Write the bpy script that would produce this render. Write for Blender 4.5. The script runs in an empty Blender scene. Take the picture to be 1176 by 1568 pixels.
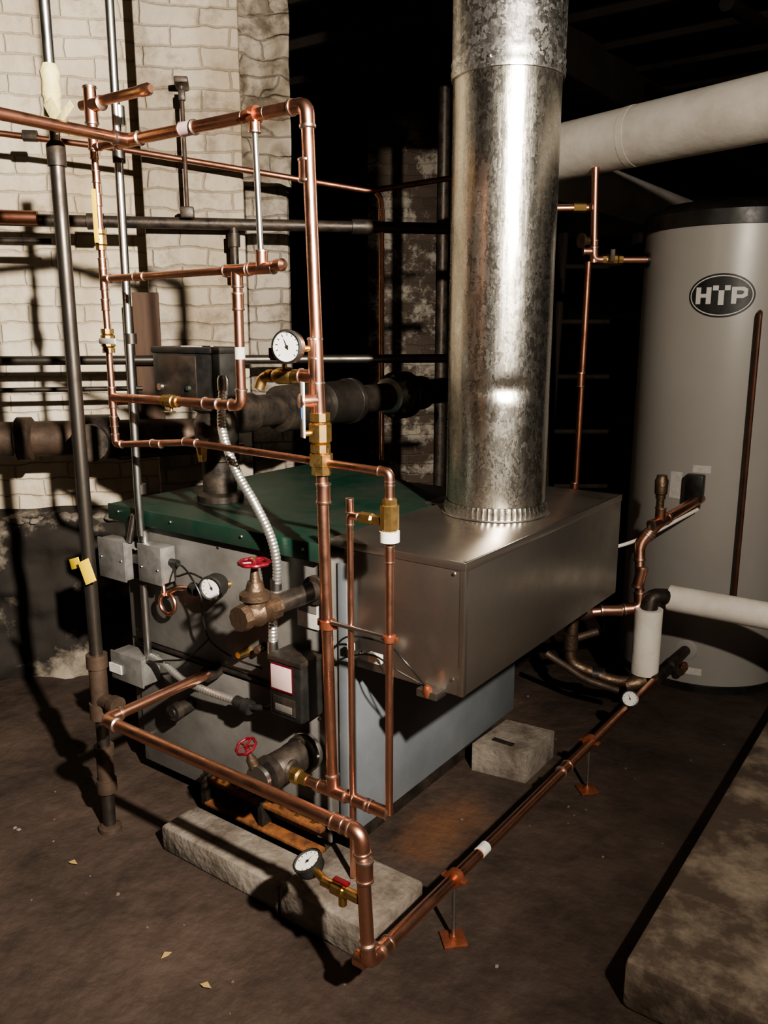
import bpy, bmesh, math, random
from mathutils import Vector, Matrix, noise
random.seed(4)
V=Vector
scene=bpy.context.scene
# ------------------------------------------------------------------ materials
def newmat(name):
    m=bpy.data.materials.new(name); m.use_nodes=True
    nt=m.node_tree; b=nt.nodes["Principled BSDF"]
    return m,nt,b
def pbr(name,c1,c2=None,metal=0,rough=.5,rough2=None,scale=8,bump=0,bscale=None,lo=.35,hi=.65,detail=6,stretch=None,spec=None):
    m,nt,b=newmat(name)
    b.inputs["Base Color"].default_value=(*c1,1); b.inputs["Metallic"].default_value=metal
    b.inputs["Roughness"].default_value=rough
    if spec is not None: b.inputs["Specular IOR Level"].default_value=spec
    tc=nt.nodes.new("ShaderNodeTexCoord"); mp=nt.nodes.new("ShaderNodeMapping")
    nt.links.new(tc.outputs["Object"],mp.inputs[0])
    if stretch: mp.inputs["Scale"].default_value=stretch
    if c2:
        n=nt.nodes.new("ShaderNodeTexNoise"); n.inputs["Scale"].default_value=scale; n.inputs["Detail"].default_value=detail
        n.inputs["Roughness"].default_value=.65
        nt.links.new(mp.outputs[0],n.inputs["Vector"])
        r=nt.nodes.new("ShaderNodeValToRGB"); r.color_ramp.elements[0].position=lo; r.color_ramp.elements[1].position=hi
        r.color_ramp.elements[0].color=(*c1,1); r.color_ramp.elements[1].color=(*c2,1)
        nt.links.new(n.outputs["Fac"],r.inputs[0]); nt.links.new(r.outputs[0],b.inputs["Base Color"])
        if rough2 is not None:
            mr=nt.nodes.new("ShaderNodeMapRange"); mr.inputs["From Min"].default_value=lo; mr.inputs["From Max"].default_value=hi
            mr.inputs["To Min"].default_value=rough; mr.inputs["To Max"].default_value=rough2
            nt.links.new(n.outputs["Fac"],mr.inputs[0]); nt.links.new(mr.outputs[0],b.inputs["Roughness"])
    if bump:
        n2=nt.nodes.new("ShaderNodeTexNoise"); n2.inputs["Scale"].default_value=bscale or scale*3; n2.inputs["Detail"].default_value=8
        nt.links.new(mp.outputs[0],n2.inputs["Vector"])
        bp=nt.nodes.new("ShaderNodeBump"); bp.inputs["Strength"].default_value=bump; bp.inputs["Distance"].default_value=.01
        nt.links.new(n2.outputs["Fac"],bp.inputs["Height"]); nt.links.new(bp.outputs[0],b.inputs["Normal"])
    return m
copper=pbr("copper",(.88,.50,.37),(.50,.235,.155),1,.27,.44,scale=14,lo=.38,hi=.72)
copperd=pbr("copper_tarnished",(.42,.20,.13),(.2,.09,.06),1,.38,.5,scale=14)
solder=pbr("solder",(.80,.58,.46),(.6,.5,.45),1,.35,scale=40)
brass=pbr("brass",(.66,.46,.20),(.4,.26,.11),1,.32,.5,scale=25)
bronze=pbr("bronze_valve",(.24,.17,.12),(.12,.085,.06),.9,.42,.6,scale=30,bump=.2)
iron=pbr("black_iron",(.035,.032,.03),(.09,.07,.055),.6,.4,.6,scale=15,bump=.15)
ironb=pbr("brown_pipe",(.11,.075,.055),(.05,.035,.025),.4,.5,.65,scale=12,bump=.15)
steelb=pbr("dull_steel_pipe",(.17,.155,.14),(.07,.06,.05),.9,.32,.5,scale=9)
conduit=pbr("galv_conduit",(.60,.60,.58),(.42,.42,.40),1,.28,.4,scale=12)
flexm=pbr("flex_conduit",(.78,.78,.75),None,.9,.36)
grey=pbr("boiler_grey_enamel",(.20,.195,.185),(.12,.115,.105),.15,.42,.55,scale=5,bump=.04,bscale=60)
blueg=pbr("boiler_side_enamel",(.19,.21,.235),(.14,.158,.172),.15,.4,.5,scale=4)
boxg=pbr("electrical_box_grey",(.26,.255,.245),(.16,.155,.145),.4,.45,scale=20)
green=pbr("green_enamel",(.008,.040,.026),(.028,.036,.026),0,.36,.6,scale=5)
sheet=pbr("hood_sheet_steel",(.46,.42,.38),(.30,.27,.24),.95,.27,.42,scale=3,detail=10,lo=.38,hi=.68)
black=pbr("black_plastic",(.012,.012,.012),(.025,.024,.022),0,.35,.5,scale=20)
red=pbr("red_paint",(.16,.006,.015),(.08,.006,.010),0,.42,scale=30)
orange=pbr("clamp_orange",(.40,.14,.08),(.26,.09,.05),.7,.45,scale=30)
yellow=pbr("yellow_plastic",(.85,.62,.03),None,0,.5)
tape=pbr("yellow_tape",(.80,.74,.40),(.70,.62,.25),0,.6,scale=30,bump=.5,bscale=40)
white=pbr("white_plastic",(.70,.69,.65),None,0,.5)
blue=pbr("blue_label",(.02,.15,.5),None,0,.5)
paper=pbr("paper_label",(.62,.60,.56),(.5,.48,.45),0,.7,scale=60)
pink=pbr("pink_label",(.7,.45,.45),(.62,.52,.50),0,.6,scale=60)
insul=pbr("insulation_jacket",(.88,.84,.77),(.62,.56,.48),0,.7,.85,scale=4,bump=.35,bscale=14,lo=.42,hi=.75,detail=9)
tankm=pbr("tank_grey_jacket",(.43,.415,.385),(.39,.375,.35),.1,.36,.42,scale=2)
wood=pbr("old_wood",(.035,.022,.015),(.012,.008,.006),0,.9,scale=6,stretch=(1,1,.15),bump=.3)
rust=pbr("rust_orange",(.30,.12,.04),(.09,.037,.018),.2,.75,scale=20,bump=.3)
conc=pbr("concrete",(.25,.22,.185),(.09,.072,.057),0,.88,scale=9,bump=.6,bscale=45,detail=10)
stonec=pbr("gravel",(.16,.13,.105),(.06,.045,.035),0,.9,scale=9)
slabm=pbr("slab_concrete",(.085,.062,.047),(.30,.25,.19),0,.8,scale=7,bump=.7,bscale=18,lo=.46,hi=.70,detail=12)
darkw=pbr("dark_stone",(.025,.018,.014),(.010,.008,.007),0,.9,scale=3,bump=.5,bscale=8)
joistm=pbr("joist_wood",(.024,.016,.011),(.010,.007,.005),0,.9,scale=5,bump=.3)
leaf=pbr("dry_leaf",(.40,.28,.10),(.3,.2,.08),0,.8,scale=30)
wire=pbr("wire_black",(.01,.01,.01),None,0,.4)

def galv(name,c1,c2,sc,rlo,rhi,stretch=(1,1,1)):
    m,nt,b=newmat(name); b.inputs["Metallic"].default_value=1
    tc=nt.nodes.new("ShaderNodeTexCoord"); mp=nt.nodes.new("ShaderNodeMapping"); mp.inputs["Scale"].default_value=stretch
    nt.links.new(tc.outputs["Object"],mp.inputs[0])
    n=nt.nodes.new("ShaderNodeTexNoise"); n.inputs["Scale"].default_value=sc*.8; n.inputs["Detail"].default_value=3
    nt.links.new(mp.outputs[0],n.inputs["Vector"])
    mx=nt.nodes.new("ShaderNodeMixRGB"); mx.inputs[0].default_value=.06; nt.links.new(mp.outputs[0],mx.inputs[1]); nt.links.new(n.outputs["Color"],mx.inputs[2])
    v=nt.nodes.new("ShaderNodeTexVoronoi"); v.inputs["Scale"].default_value=sc; nt.links.new(mx.outputs[0],v.inputs["Vector"])
    sp=nt.nodes.new("ShaderNodeSeparateColor"); nt.links.new(v.outputs["Color"],sp.inputs[0])
    r=nt.nodes.new("ShaderNodeValToRGB"); r.color_ramp.elements[0].color=(*c1,1); r.color_ramp.elements[1].color=(*c2,1)
    nt.links.new(sp.outputs[0],r.inputs[0]); nt.links.new(r.outputs[0],b.inputs["Base Color"])
    mr=nt.nodes.new("ShaderNodeMapRange"); mr.inputs["To Min"].default_value=rlo; mr.inputs["To Max"].default_value=rhi
    nt.links.new(sp.outputs[1],mr.inputs[0]); nt.links.new(mr.outputs[0],b.inputs["Roughness"])
    n5=nt.nodes.new("ShaderNodeTexNoise"); n5.inputs["Scale"].default_value=6; n5.inputs["Detail"].default_value=5
    mp5=nt.nodes.new("ShaderNodeMapping"); mp5.inputs["Scale"].default_value=(4,4,.5); nt.links.new(tc.outputs["Object"],mp5.inputs[0]); nt.links.new(mp5.outputs[0],n5.inputs["Vector"])
    bp=nt.nodes.new("ShaderNodeBump"); bp.inputs["Strength"].default_value=.35; bp.inputs["Distance"].default_value=.006; nt.links.new(n5.outputs["Fac"],bp.inputs["Height"]); nt.links.new(bp.outputs[0],b.inputs["Normal"])
    return m
galvA=galv("galvanised_smooth",(.62,.59,.52),(.76,.74,.68),90,.24,.33,(1,1,.6))
galvB=galv("galvanised_spangle",(.42,.41,.39),(.85,.84,.81),75,.28,.46)

def brickmat(name,paint,paint2,mortar,bumps=.9,patch=None,plo=.5,phi=.6,stain=None,slo=.5,shi=.7):
    m,nt,b=newmat(name); L=nt.links.new
    tc=nt.nodes.new("ShaderNodeTexCoord"); sx=nt.nodes.new("ShaderNodeSeparateXYZ"); L(tc.outputs["Object"],sx.inputs[0])
    ad=nt.nodes.new("ShaderNodeMath"); ad.operation='ADD'; L(sx.outputs[0],ad.inputs[0]); L(sx.outputs[1],ad.inputs[1])
    nz=nt.nodes.new("ShaderNodeTexNoise"); nz.inputs["Scale"].default_value=7; nz.inputs["Detail"].default_value=6; L(tc.outputs["Object"],nz.inputs["Vector"])
    cx=nt.nodes.new("ShaderNodeCombineXYZ"); L(ad.outputs[0],cx.inputs[0]); L(sx.outputs[2],cx.inputs[1])
    mx=nt.nodes.new("ShaderNodeMixRGB"); mx.blend_type='LINEAR_LIGHT'; mx.inputs[0].default_value=.024; L(cx.outputs[0],mx.inputs[1]); L(nz.outputs["Color"],mx.inputs[2])
    br=nt.nodes.new("ShaderNodeTexBrick"); br.inputs["Scale"].default_value=1; br.inputs["Brick Width"].default_value=.215; br.inputs["Row Height"].default_value=.072
    br.inputs["Mortar Size"].default_value=.007; br.inputs["Mortar Smooth"].default_value=1.0
    br.inputs["Color1"].default_value=(*paint,1); br.inputs["Color2"].default_value=(*paint2,1); br.inputs["Mortar"].default_value=(*mortar,1)
    L(mx.outputs[0],br.inputs["Vector"])
    n2=nt.nodes.new("ShaderNodeTexNoise"); n2.inputs["Scale"].default_value=4.5; n2.inputs["Detail"].default_value=12; n2.inputs["Roughness"].default_value=.75; L(tc.outputs["Object"],n2.inputs["Vector"])
    rp=nt.nodes.new("ShaderNodeValToRGB"); rp.color_ramp.elements[0].position=plo; rp.color_ramp.elements[1].position=phi
    L(n2.outputs["Fac"],rp.inputs[0])
    m2=nt.nodes.new("ShaderNodeMixRGB"); L(rp.outputs[0],m2.inputs[0]); L(br.outputs["Color"],m2.inputs[1]); m2.inputs[2].default_value=(*(patch or paint),1)
    out=m2
    if stain:
        n4=nt.nodes.new("ShaderNodeTexNoise"); n4.inputs["Scale"].default_value=1.7; n4.inputs["Detail"].default_value=8
        mp=nt.nodes.new("ShaderNodeMapping"); mp.inputs["Scale"].default_value=(1.6,1,.7); L(tc.outputs["Object"],mp.inputs[0]); L(mp.outputs[0],n4.inputs["Vector"])
        r4=nt.nodes.new("ShaderNodeValToRGB"); r4.color_ramp.elements[0].position=slo; r4.color_ramp.elements[1].position=shi; L(n4.outputs["Fac"],r4.inputs[0])
        m3=nt.nodes.new("ShaderNodeMixRGB"); m3.blend_type='MULTIPLY'; L(r4.outputs[0],m3.inputs[0]); L(m2.outputs[0],m3.inputs[1]); m3.inputs[2].default_value=(*stain,1); out=m3
    L(out.outputs[0],b.inputs["Base Color"]); b.inputs["Roughness"].default_value=.75
    n3=nt.nodes.new("ShaderNodeTexNoise"); n3.inputs["Scale"].default_value=22; n3.inputs["Detail"].default_value=8; L(tc.outputs["Object"],n3.inputs["Vector"])
    h=nt.nodes.new("ShaderNodeMath"); h.operation='MULTIPLY_ADD'; h.inputs[1].default_value=-.8; L(br.outputs["Fac"],h.inputs[0]); L(n3.outputs["Fac"],h.inputs[2])
    bp=nt.nodes.new("ShaderNodeBump"); bp.inputs["Strength"].default_value=bumps; bp.inputs["Distance"].default_value=.008; L(h.outputs[0],bp.inputs["Height"])
    L(bp.outputs[0],b.inputs["Normal"])
    return m
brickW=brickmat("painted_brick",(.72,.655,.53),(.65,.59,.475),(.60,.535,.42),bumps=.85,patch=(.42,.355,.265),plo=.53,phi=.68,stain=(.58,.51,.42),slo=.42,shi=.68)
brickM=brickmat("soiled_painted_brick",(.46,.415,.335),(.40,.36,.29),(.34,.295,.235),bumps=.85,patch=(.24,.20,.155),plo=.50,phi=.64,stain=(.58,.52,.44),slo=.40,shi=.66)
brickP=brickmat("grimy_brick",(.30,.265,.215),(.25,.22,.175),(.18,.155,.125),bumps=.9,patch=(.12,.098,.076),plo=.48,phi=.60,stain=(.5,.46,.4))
brickO=brickmat("old_brick_pillar",(.09,.064,.048),(.13,.095,.072),(.15,.13,.105),patch=(.50,.45,.38),plo=.50,phi=.58)
stoneL=pbr("rubble_stone",(.022,.018,.0145),(.31,.27,.215),0,.9,scale=2.6,bump=1.0,bscale=9,lo=.51,hi=.63,detail=9)

def floormat():
    m,nt,b=newmat("dirt_concrete_floor"); L=nt.links.new
    tc=nt.nodes.new("ShaderNodeTexCoord")
    n=nt.nodes.new("ShaderNodeTexNoise"); n.inputs["Scale"].default_value=3; n.inputs["Detail"].default_value=12; n.inputs["Roughness"].default_value=.7; L(tc.outputs["Object"],n.inputs["Vector"])
    r=nt.nodes.new("ShaderNodeValToRGB"); e=r.color_ramp.elements; e[0].position=.35; e[0].color=(.026,.0175,.0135,1); e[1].position=.68; e[1].color=(.080,.055,.043,1)
    L(n.outputs["Fac"],r.inputs[0])
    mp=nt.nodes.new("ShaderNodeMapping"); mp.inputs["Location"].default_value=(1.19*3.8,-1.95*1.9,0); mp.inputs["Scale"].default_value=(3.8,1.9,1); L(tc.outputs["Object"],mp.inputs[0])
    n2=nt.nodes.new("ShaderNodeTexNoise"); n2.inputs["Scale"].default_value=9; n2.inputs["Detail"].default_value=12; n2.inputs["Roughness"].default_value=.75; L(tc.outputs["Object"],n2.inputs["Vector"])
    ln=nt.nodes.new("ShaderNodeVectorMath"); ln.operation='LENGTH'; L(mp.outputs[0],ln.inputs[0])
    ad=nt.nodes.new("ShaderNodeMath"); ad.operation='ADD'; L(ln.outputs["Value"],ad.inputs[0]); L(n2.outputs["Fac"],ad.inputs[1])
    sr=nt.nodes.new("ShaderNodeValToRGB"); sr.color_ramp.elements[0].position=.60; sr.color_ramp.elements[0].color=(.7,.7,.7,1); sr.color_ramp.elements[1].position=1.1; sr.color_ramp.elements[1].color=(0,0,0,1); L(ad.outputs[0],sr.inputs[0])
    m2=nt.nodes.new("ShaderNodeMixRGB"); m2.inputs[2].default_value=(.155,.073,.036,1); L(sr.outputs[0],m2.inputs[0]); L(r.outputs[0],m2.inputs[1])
    L(m2.outputs[0],b.inputs["Base Color"]); b.inputs["Roughness"].default_value=.7
    n3=nt.nodes.new("ShaderNodeTexNoise"); n3.inputs["Scale"].default_value=14; n3.inputs["Detail"].default_value=12; L(tc.outputs["Object"],n3.inputs["Vector"])
    bp=nt.nodes.new("ShaderNodeBump"); bp.inputs["Strength"].default_value=.7; bp.inputs["Distance"].default_value=.02; L(n3.outputs["Fac"],bp.inputs["Height"]); L(bp.outputs[0],b.inputs["Normal"])
    return m
floorM=floormat()

# ------------------------------------------------------------------ mesh builder
def perp(d):
    d=d.normalized(); a=V((0,0,1)) if abs(d.z)<.9 else V((1,0,0))
    x=d.cross(a).normalized(); y=d.cross(x).normalized(); return x,y
class M:
    def __init__(s,name): s.name=name; s.v=[]; s.f=[]; s.mi=[]; s.mats=[]
    def add(s,vs,fs,mat):
        if mat not in s.mats: s.mats.append(mat)
        k=s.mats.index(mat); o=len(s.v); s.v+= [tuple(v) for v in vs]
        for f in fs: s.f.append([i+o for i in f]); s.mi.append(k)
    def lathe(s,p,d,prof,mat,seg=24,ph=0):
        p=V(p); d=V(d).normalized(); x,y=perp(d); vs=[];fs=[]
        for t,r in prof:
            for i in range(seg):
                a=2*math.pi*i/seg+ph; vs.append(p+d*t+(x*math.cos(a)+y*math.sin(a))*max(r,1e-5))
        for j in range(len(prof)-1):
            for i in range(seg):
                a=j*seg+i; b=j*seg+(i+1)%seg; fs.append([a,b,b+seg,a+seg])
        fs.append(list(range(seg))[::-1]); fs.append([(len(prof)-1)*seg+i for i in range(seg)])
        s.add(vs,fs,mat)
    def cyl(s,a,b,r,mat,seg=20,r2=None):
        a=V(a);b=V(b); s.lathe(a,b-a,[(0,r),((b-a).length,r if r2 is None else r2)],mat,seg)
    def sweep(s,path,rad,mat,seg=12,closed=False):
        path=[V(q) for q in path]; n=len(path)
        if callable(rad): rr=[rad(i) for i in range(n)]
        else: rr=[rad]*n
        T=[]
        for i in range(n):
            if closed: t=path[(i+1)%n]-path[i-1]
            else: t=path[min(i+1,n-1)]-path[max(i-1,0)]
            T.append(t.normalized())
        x,y=perp(T[0]); vs=[];fs=[]
        for i in range(n):
            x=(x-T[i]*x.dot(T[i])).normalized(); y=T[i].cross(x)
            for k in range(seg):
                a=2*math.pi*k/seg; vs.append(path[i]+(x*math.cos(a)+y*math.sin(a))*rr[i])
        for j in range(n if closed else n-1):
            for k in range(seg):
                a=j*seg+k; b=j*seg+(k+1)%seg; c=((j+1)%n)*seg
                fs.append([a,b,c+(k+1)%seg,c+k])
        if not closed:
            fs.append(list(range(seg))[::-1]); fs.append([(n-1)*seg+k for k in range(seg)])
        s.add(vs,fs,mat)
    def tube(s,pts,r,mat,fil=None,seg=14):
        pts=[V(p) for p in pts]; fil=r*2.0 if fil is None else fil
        out=[pts[0]]
        for i in range(1,len(pts)-1):
            a=pts[i-1]-pts[i]; b=pts[i+1]-pts[i]
            q=min(fil,a.length*.49,b.length*.49); A=pts[i]+a.normalized()*q; B=pts[i]+b.normalized()*q
            for k in range(7):
                t=k/6; out.append(A*(1-t)**2+pts[i]*2*t*(1-t)+B*t*t)
        out.append(pts[-1]); s.sweep(out,r,mat,seg)
    def spline(s,pts,n=10):
        pts=[V(p) for p in pts]; P=[pts[0]*2-pts[1]]+pts+[pts[-1]*2-pts[-2]]; out=[]
        for i in range(1,len(P)-2):
            for k in range(n):
                t=k/n; a,b,c,d=P[i-1],P[i],P[i+1],P[i+2]
                out.append(.5*((2*b)+(c-a)*t+(2*a-5*b+4*c-d)*t*t+(3*b-a-3*c+d)*t**3))
        out.append(pts[-1]); return out
    def wire(s,pts,r,mat=None): s.sweep(s.spline(pts,10),r,mat or wire,8)
    def flex(s,pts,r):
        L=s.spline(pts,40); acc=[0]
        for i in range(1,len(L)): acc.append(acc[-1]+(L[i]-L[i-1]).length)
        n=int(acc[-1]/.0025); out=[];j=0
        for i in range(n+1):
            t=acc[-1]*i/n
            while j<len(L)-2 and acc[j+1]<t: j+=1
            q=(t-acc[j])/max(acc[j+1]-acc[j],1e-9); out.append(L[j].lerp(L[j+1],q))
        s.sweep(out,lambda i:r*(.94+.06*math.cos(i*math.pi/2)),flexm,14)
    def copper(s,pts,r,mat=None,ends=True):
        mat=mat or copper; pts=[V(p) for p in pts]
        s.tube(pts,r,mat)
        for i in range(1,len(pts)-1):
            a=(pts[i-1]-pts[i]).normalized(); b=(pts[i+1]-pts[i]).normalized()
            if a.dot(b)<-.97: continue
            l=3.0*r; s.tube([pts[i]+a*l,pts[i],pts[i]+b*l],r*1.16,mat)
            for q in (a,b): s.lathe(pts[i]+q*(l-.15*r),q,[(0,r*1.16),(0.02*r,r*1.3),(.4*r,r*1.3),(.6*r,r*1.02)],solder,16)
    def coup(s,p,d,r,l=4,mat=None):
        mat=mat or copper; p=V(p); d=V(d).normalized(); l=l*r
        s.lathe(p-d*l/2,d,[(0,r),(0.1*r,r*1.18),(l-.1*r,r*1.18),(l,r)],mat,16)
        for q in (-1,1): s.lathe(p+d*q*(l/2-.2*r),d*q,[(0,r*1.18),(.05*r,r*1.32),(.35*r,r*1.3),(.5*r,r)],solder,16)
    def tee(s,p,d,b,r,mat=None):
        s.coup(p,d,r,6,mat); mat=mat or copper; p=V(p); b=V(b).normalized()
        s.lathe(p,b,[(0,r*1.18),(3.0*r,r*1.18)],mat,16); s.lathe(p+b*2.9*r,b,[(0,r*1.18),(.05*r,r*1.32),(.35*r,r*1.3),(.5*r,r)],solder,16)
    def box(s,c,size,mat,bev=.003,rz=0,rot=None,seg=2):
        bm=bmesh.new(); bmesh.ops.create_cube(bm,size=1)
        bmesh.ops.scale(bm,vec=V(size),verts=bm.verts)
        if bev: bmesh.ops.bevel(bm,geom=bm.edges[:],offset=min(bev,min(size)*.45),segments=seg,affect='EDGES',profile=.5)
        R=rot if rot is not None else Matrix.Rotation(rz,3,'Z')
        vs=[R@v.co+V(c) for v in bm.verts]; bm.verts.index_update()
        fs=[[v.index for v in f.verts] for f in bm.faces]; bm.free(); s.add(vs,fs,mat)
    def bx(s,x0,x1,y0,y1,z0,z1,mat,bev=.003): s.box(((x0+x1)/2,(y0+y1)/2,(z0+z1)/2),(x1-x0,y1-y0,z1-z0),mat,bev)
    def prism(s,poly,z0,z1,mat):
        n=len(poly); vs=[(x,y,z0) for x,y in poly]+[(x,y,z1) for x,y in poly]
        fs=[list(range(n))[::-1],[n+i for i in range(n)]]+[[i,(i+1)%n,n+(i+1)%n,n+i] for i in range(n)]
        s.add(vs,fs,mat)
    def torus(s,c,ax,R,r,mat,seg=28,wav=0):
        c=V(c); x,y=perp(V(ax)); s.sweep([c+(x*math.cos(2*math.pi*i/seg)+y*math.sin(2*math.pi*i/seg))*(R+(wav if i%4<2 else 0)) for i in range(seg)],r,mat,8,closed=True)
    def wheel(s,c,ax,R,mat=None):
        mat=mat or red; c=V(c); ax=V(ax).normalized(); x,y=perp(ax)
        s.torus(c,ax,R,R*.15,mat,32,R*.07); s.lathe(c-ax*R*.2,ax,[(0,R*.25),(R*.4,R*.25)],mat,12)
        s.lathe(c+ax*R*.2,ax,[(0,R*.14),(R*.2,R*.12)],brass,6)
        for i in range(5):
            a=2*math.pi*i/5; s.cyl(c,c+(x*math.cos(a)+y*math.sin(a))*R,R*.11,mat,8)
    def gauge(s,c,d,R,rim=None,depth=.03):
        c=V(c); d=V(d).normalized(); x,y=perp(d); rim=rim or black
        s.lathe(c-d*depth,d,[(0,R*.85),(depth*.3,R),(depth*.9,R),(depth,R*1.06),(depth*1.2,R*1.06),(depth*1.25,R*.92),(depth*1.0,R*.9)],rim,32)
        s.lathe(c+d*.0005,d,[(0,R*.9),(.001,R*.9)],white,32)
        up=V((0,0,1)); h=up.cross(d).normalized(); v=d.cross(h)
        for i in range(11):
            a=math.radians(-45+27*i); e=h*math.cos(a)+v*math.sin(a); e2=d.cross(e)
            p0=c+d*.002+e*R*.66; p1=c+d*.002+e*R*.83; w=e2*R*.025
            s.add([p0-w,p1-w,p1+w,p0+w],[[0,1,2,3]],black)
        a=math.radians(115); e=h*math.cos(a)+v*math.sin(a); e2=d.cross(e); w=e2*R*.05; q=c+d*.003
        s.add([q-w-e*R*.2,q+e*R*.7,q+w-e*R*.2],[[0,1,2]],black); s.lathe(c+d*.001,d,[(0,R*.1),(.003,R*.1)],black,10)
    def ballvalve(s,p,d,r,lever=None,lmat=None,ll=.09,side=None):
        p=V(p); d=V(d).normalized()
        s.lathe(p-d*r*3.2,d,[(0,r*1.2),(.0,r*1.7),(r*1.3,r*1.7),(r*1.3,r*1.35),(r*1.8,r*1.9),(r*4.6,r*1.9),(r*5.1,r*1.35),(r*5.1,r*1.7),(r*6.4,r*1.7)],brass,10)
        if lever is not None:
            sd=V(side).normalized(); s.cyl(p,p+sd*r*3,r*.5,brass,10); q=p+sd*r*3; L=V(lever).normalized()
            s.barbox(q-L*.01,q+L*ll,r*1.5,r*.35,sd,lmat)
    def barbox(s,a,b,w,t,nrm,mat):
        a=V(a);b=V(b); d=(b-a).normalized(); n=V(nrm); n=(n-d*n.dot(d)).normalized(); x=d.cross(n)
        R=Matrix((d,x,n)).transposed(); s.box((a+b)/2,((b-a).length,w,t),mat,min(t,w)*.3,rot=R)
    def flange(s,p,d,r,t,mat,n=8,br=None):
        p=V(p); d=V(d).normalized(); x,y=perp(d)
        s.lathe(p,d,[(0,r*.96),(t*.12,r),(t*.88,r),(t,r*.96)],mat,32)
        for i in range(n):
            a=2*math.pi*i/n; q=p+(x*math.cos(a)+y*math.sin(a))*r*.8
            s.lathe(q-d*t*.5,d,[(0,r*.1),(t*2,r*.1)],br or mat,6)
    def clamp(s,p,d,r,mat=None):
        mat=mat or orange; p=V(p); d=V(d).normalized(); s.lathe(p-d*r*.7,d,[(0,r*1.1),(0,r*1.4),(r*1.4,r*1.4),(r*1.4,r*1.1)],mat,18)
        x=d.cross(V((0,0,1))); x=x.normalized() if x.length>.1 else V((1,0,0))
        s.barbox(p-x*r*2.2,p+x*r*2.2,r*1.3,r*.5,d.cross(x),mat)
    def rock(s,c,r,mat,k=1.0):
        bm=bmesh.new(); bmesh.ops.create_icosphere(bm,subdivisions=2,radius=r); o=V((random.random()*50,0,0))
        sc=V((random.uniform(.8,1.5),random.uniform(.8,1.3),random.uniform(.5,.8)))
        vs=[]
        for v in bm.verts:
            q=v.co*(1+.35*noise.noise(v.co/r*1.1+o)); vs.append(V((q.x*sc.x,q.y*sc.y,q.z*sc.z))+V(c))
        bm.verts.index_update(); s.add(vs,[[v.index for v in f.verts] for f in bm.faces],mat); bm.free()
    def build(s,mw=None,parent=None,ang=35):
        me=bpy.data.meshes.new(s.name); me.from_pydata(s.v,[],s.f)
        for m in s.mats: me.materials.append(m)
        for p,k in zip(me.polygons,s.mi): p.material_index=k; p.use_smooth=True
        me.validate(); me.update()
        bm=bmesh.new(); bm.from_mesh(me); bmesh.ops.recalc_face_normals(bm,faces=bm.faces[:]); bm.to_mesh(me); bm.free()
        me.set_sharp_from_angle(angle=math.radians(ang))
        o=bpy.data.objects.new(s.name,me); bpy.context.collection.objects.link(o)
        if mw: o.matrix_world=mw
        if parent: o.parent=parent
        return o
def root(name,loc=(0,0,0)):
    o=bpy.data.objects.new(name,None); o.location=loc; bpy.context.collection.objects.link(o); o.empty_display_size=.1; return o

# ------------------------------------------------------------------ room
WR=math.atan2(.718,.696)
WM=Matrix.Translation((-3.23,1.98,0))@Matrix.Rotation(WR,4,'Z')   # local: x along wall, -y out of the wall
uu=V((.696,.718,0)); nn=V((.718,-.696,0)); W0=V((-3.23,1.98,0))
def W(u,w,z): return W0+uu*u+nn*w+V((0,0,z))

m=M("floor"); m.bx(-6.5,4.5,-2.5,9,-.2,0,floorM,0); m.build()
m=M("ceiling"); m.bx(-6.5,4.5,-2.5,9,3.05,3.2,joistm,0); m.build()
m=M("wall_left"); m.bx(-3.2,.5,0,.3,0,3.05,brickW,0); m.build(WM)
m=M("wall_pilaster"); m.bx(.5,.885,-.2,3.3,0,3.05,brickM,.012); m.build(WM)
def rough_block(name,x0,x1,yf,yb,z0,z1,mat,amp,nx,nz,mw,fall=True,f1=4,f2=13):
    m=M(name); vs=[];fs=[]
    for j in range(nz+1):
        for i in range(nx+1):
            x=x0+(x1-x0)*i/nx; z=z0+(z1-z0)*j/nz
            q=noise.noise(V((x*f1,z*f1*1.2,1)))*amp+noise.noise(V((x*f2,z*f2,4)))*amp*.4
            y=yf+q
            if fall:
                top=1-max(0,(j/nz-.85)/.15)**2; y=(yf+q)*top+yb*(1-top) if j<nz else yb
            if i==nx: y=yb
            vs.append((x,y,z+(noise.noise(V((x*5,7,0)))*.04*(j/nz) if fall else 0)))
    for j in range(nz):
        for i in range(nx):
            a=j*(nx+1)+i; fs.append([a,a+1,a+nx+2,a+nx+1])
    m.add(vs,fs,mat); return m.build(mw,ang=180)
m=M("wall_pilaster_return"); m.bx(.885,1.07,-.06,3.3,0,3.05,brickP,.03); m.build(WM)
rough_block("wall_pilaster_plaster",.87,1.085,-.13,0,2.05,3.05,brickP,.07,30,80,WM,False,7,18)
m=M("wall_back"); m.bx(1.05,6.2,3.3,3.5,0,3.05,darkw,0); m.build(WM)
m=M("wall_right"); m.bx(6.0,6.2,-5,3.3,0,3.05,darkw,0); m.build(WM)
rough_block("wall_left_footing",-3.2,.5,-.10,0.0,0,.74,stoneL,.09,130,44,WM)
rough_block("wall_pilaster_footing",.45,1.1,-.26,-.15,0,.62,stoneL,.05,30,24,WM)
m=M("wall_ledge_rubble"); random.seed(3)
for i in range(26):
    u_=random.uniform(-.25,.5); m.rock(W(u_,random.uniform(.02,.09),.70+.03*noise.noise(V((u_*5,7,0)))),random.uniform(.012,.04),conc)
m.build()

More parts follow.
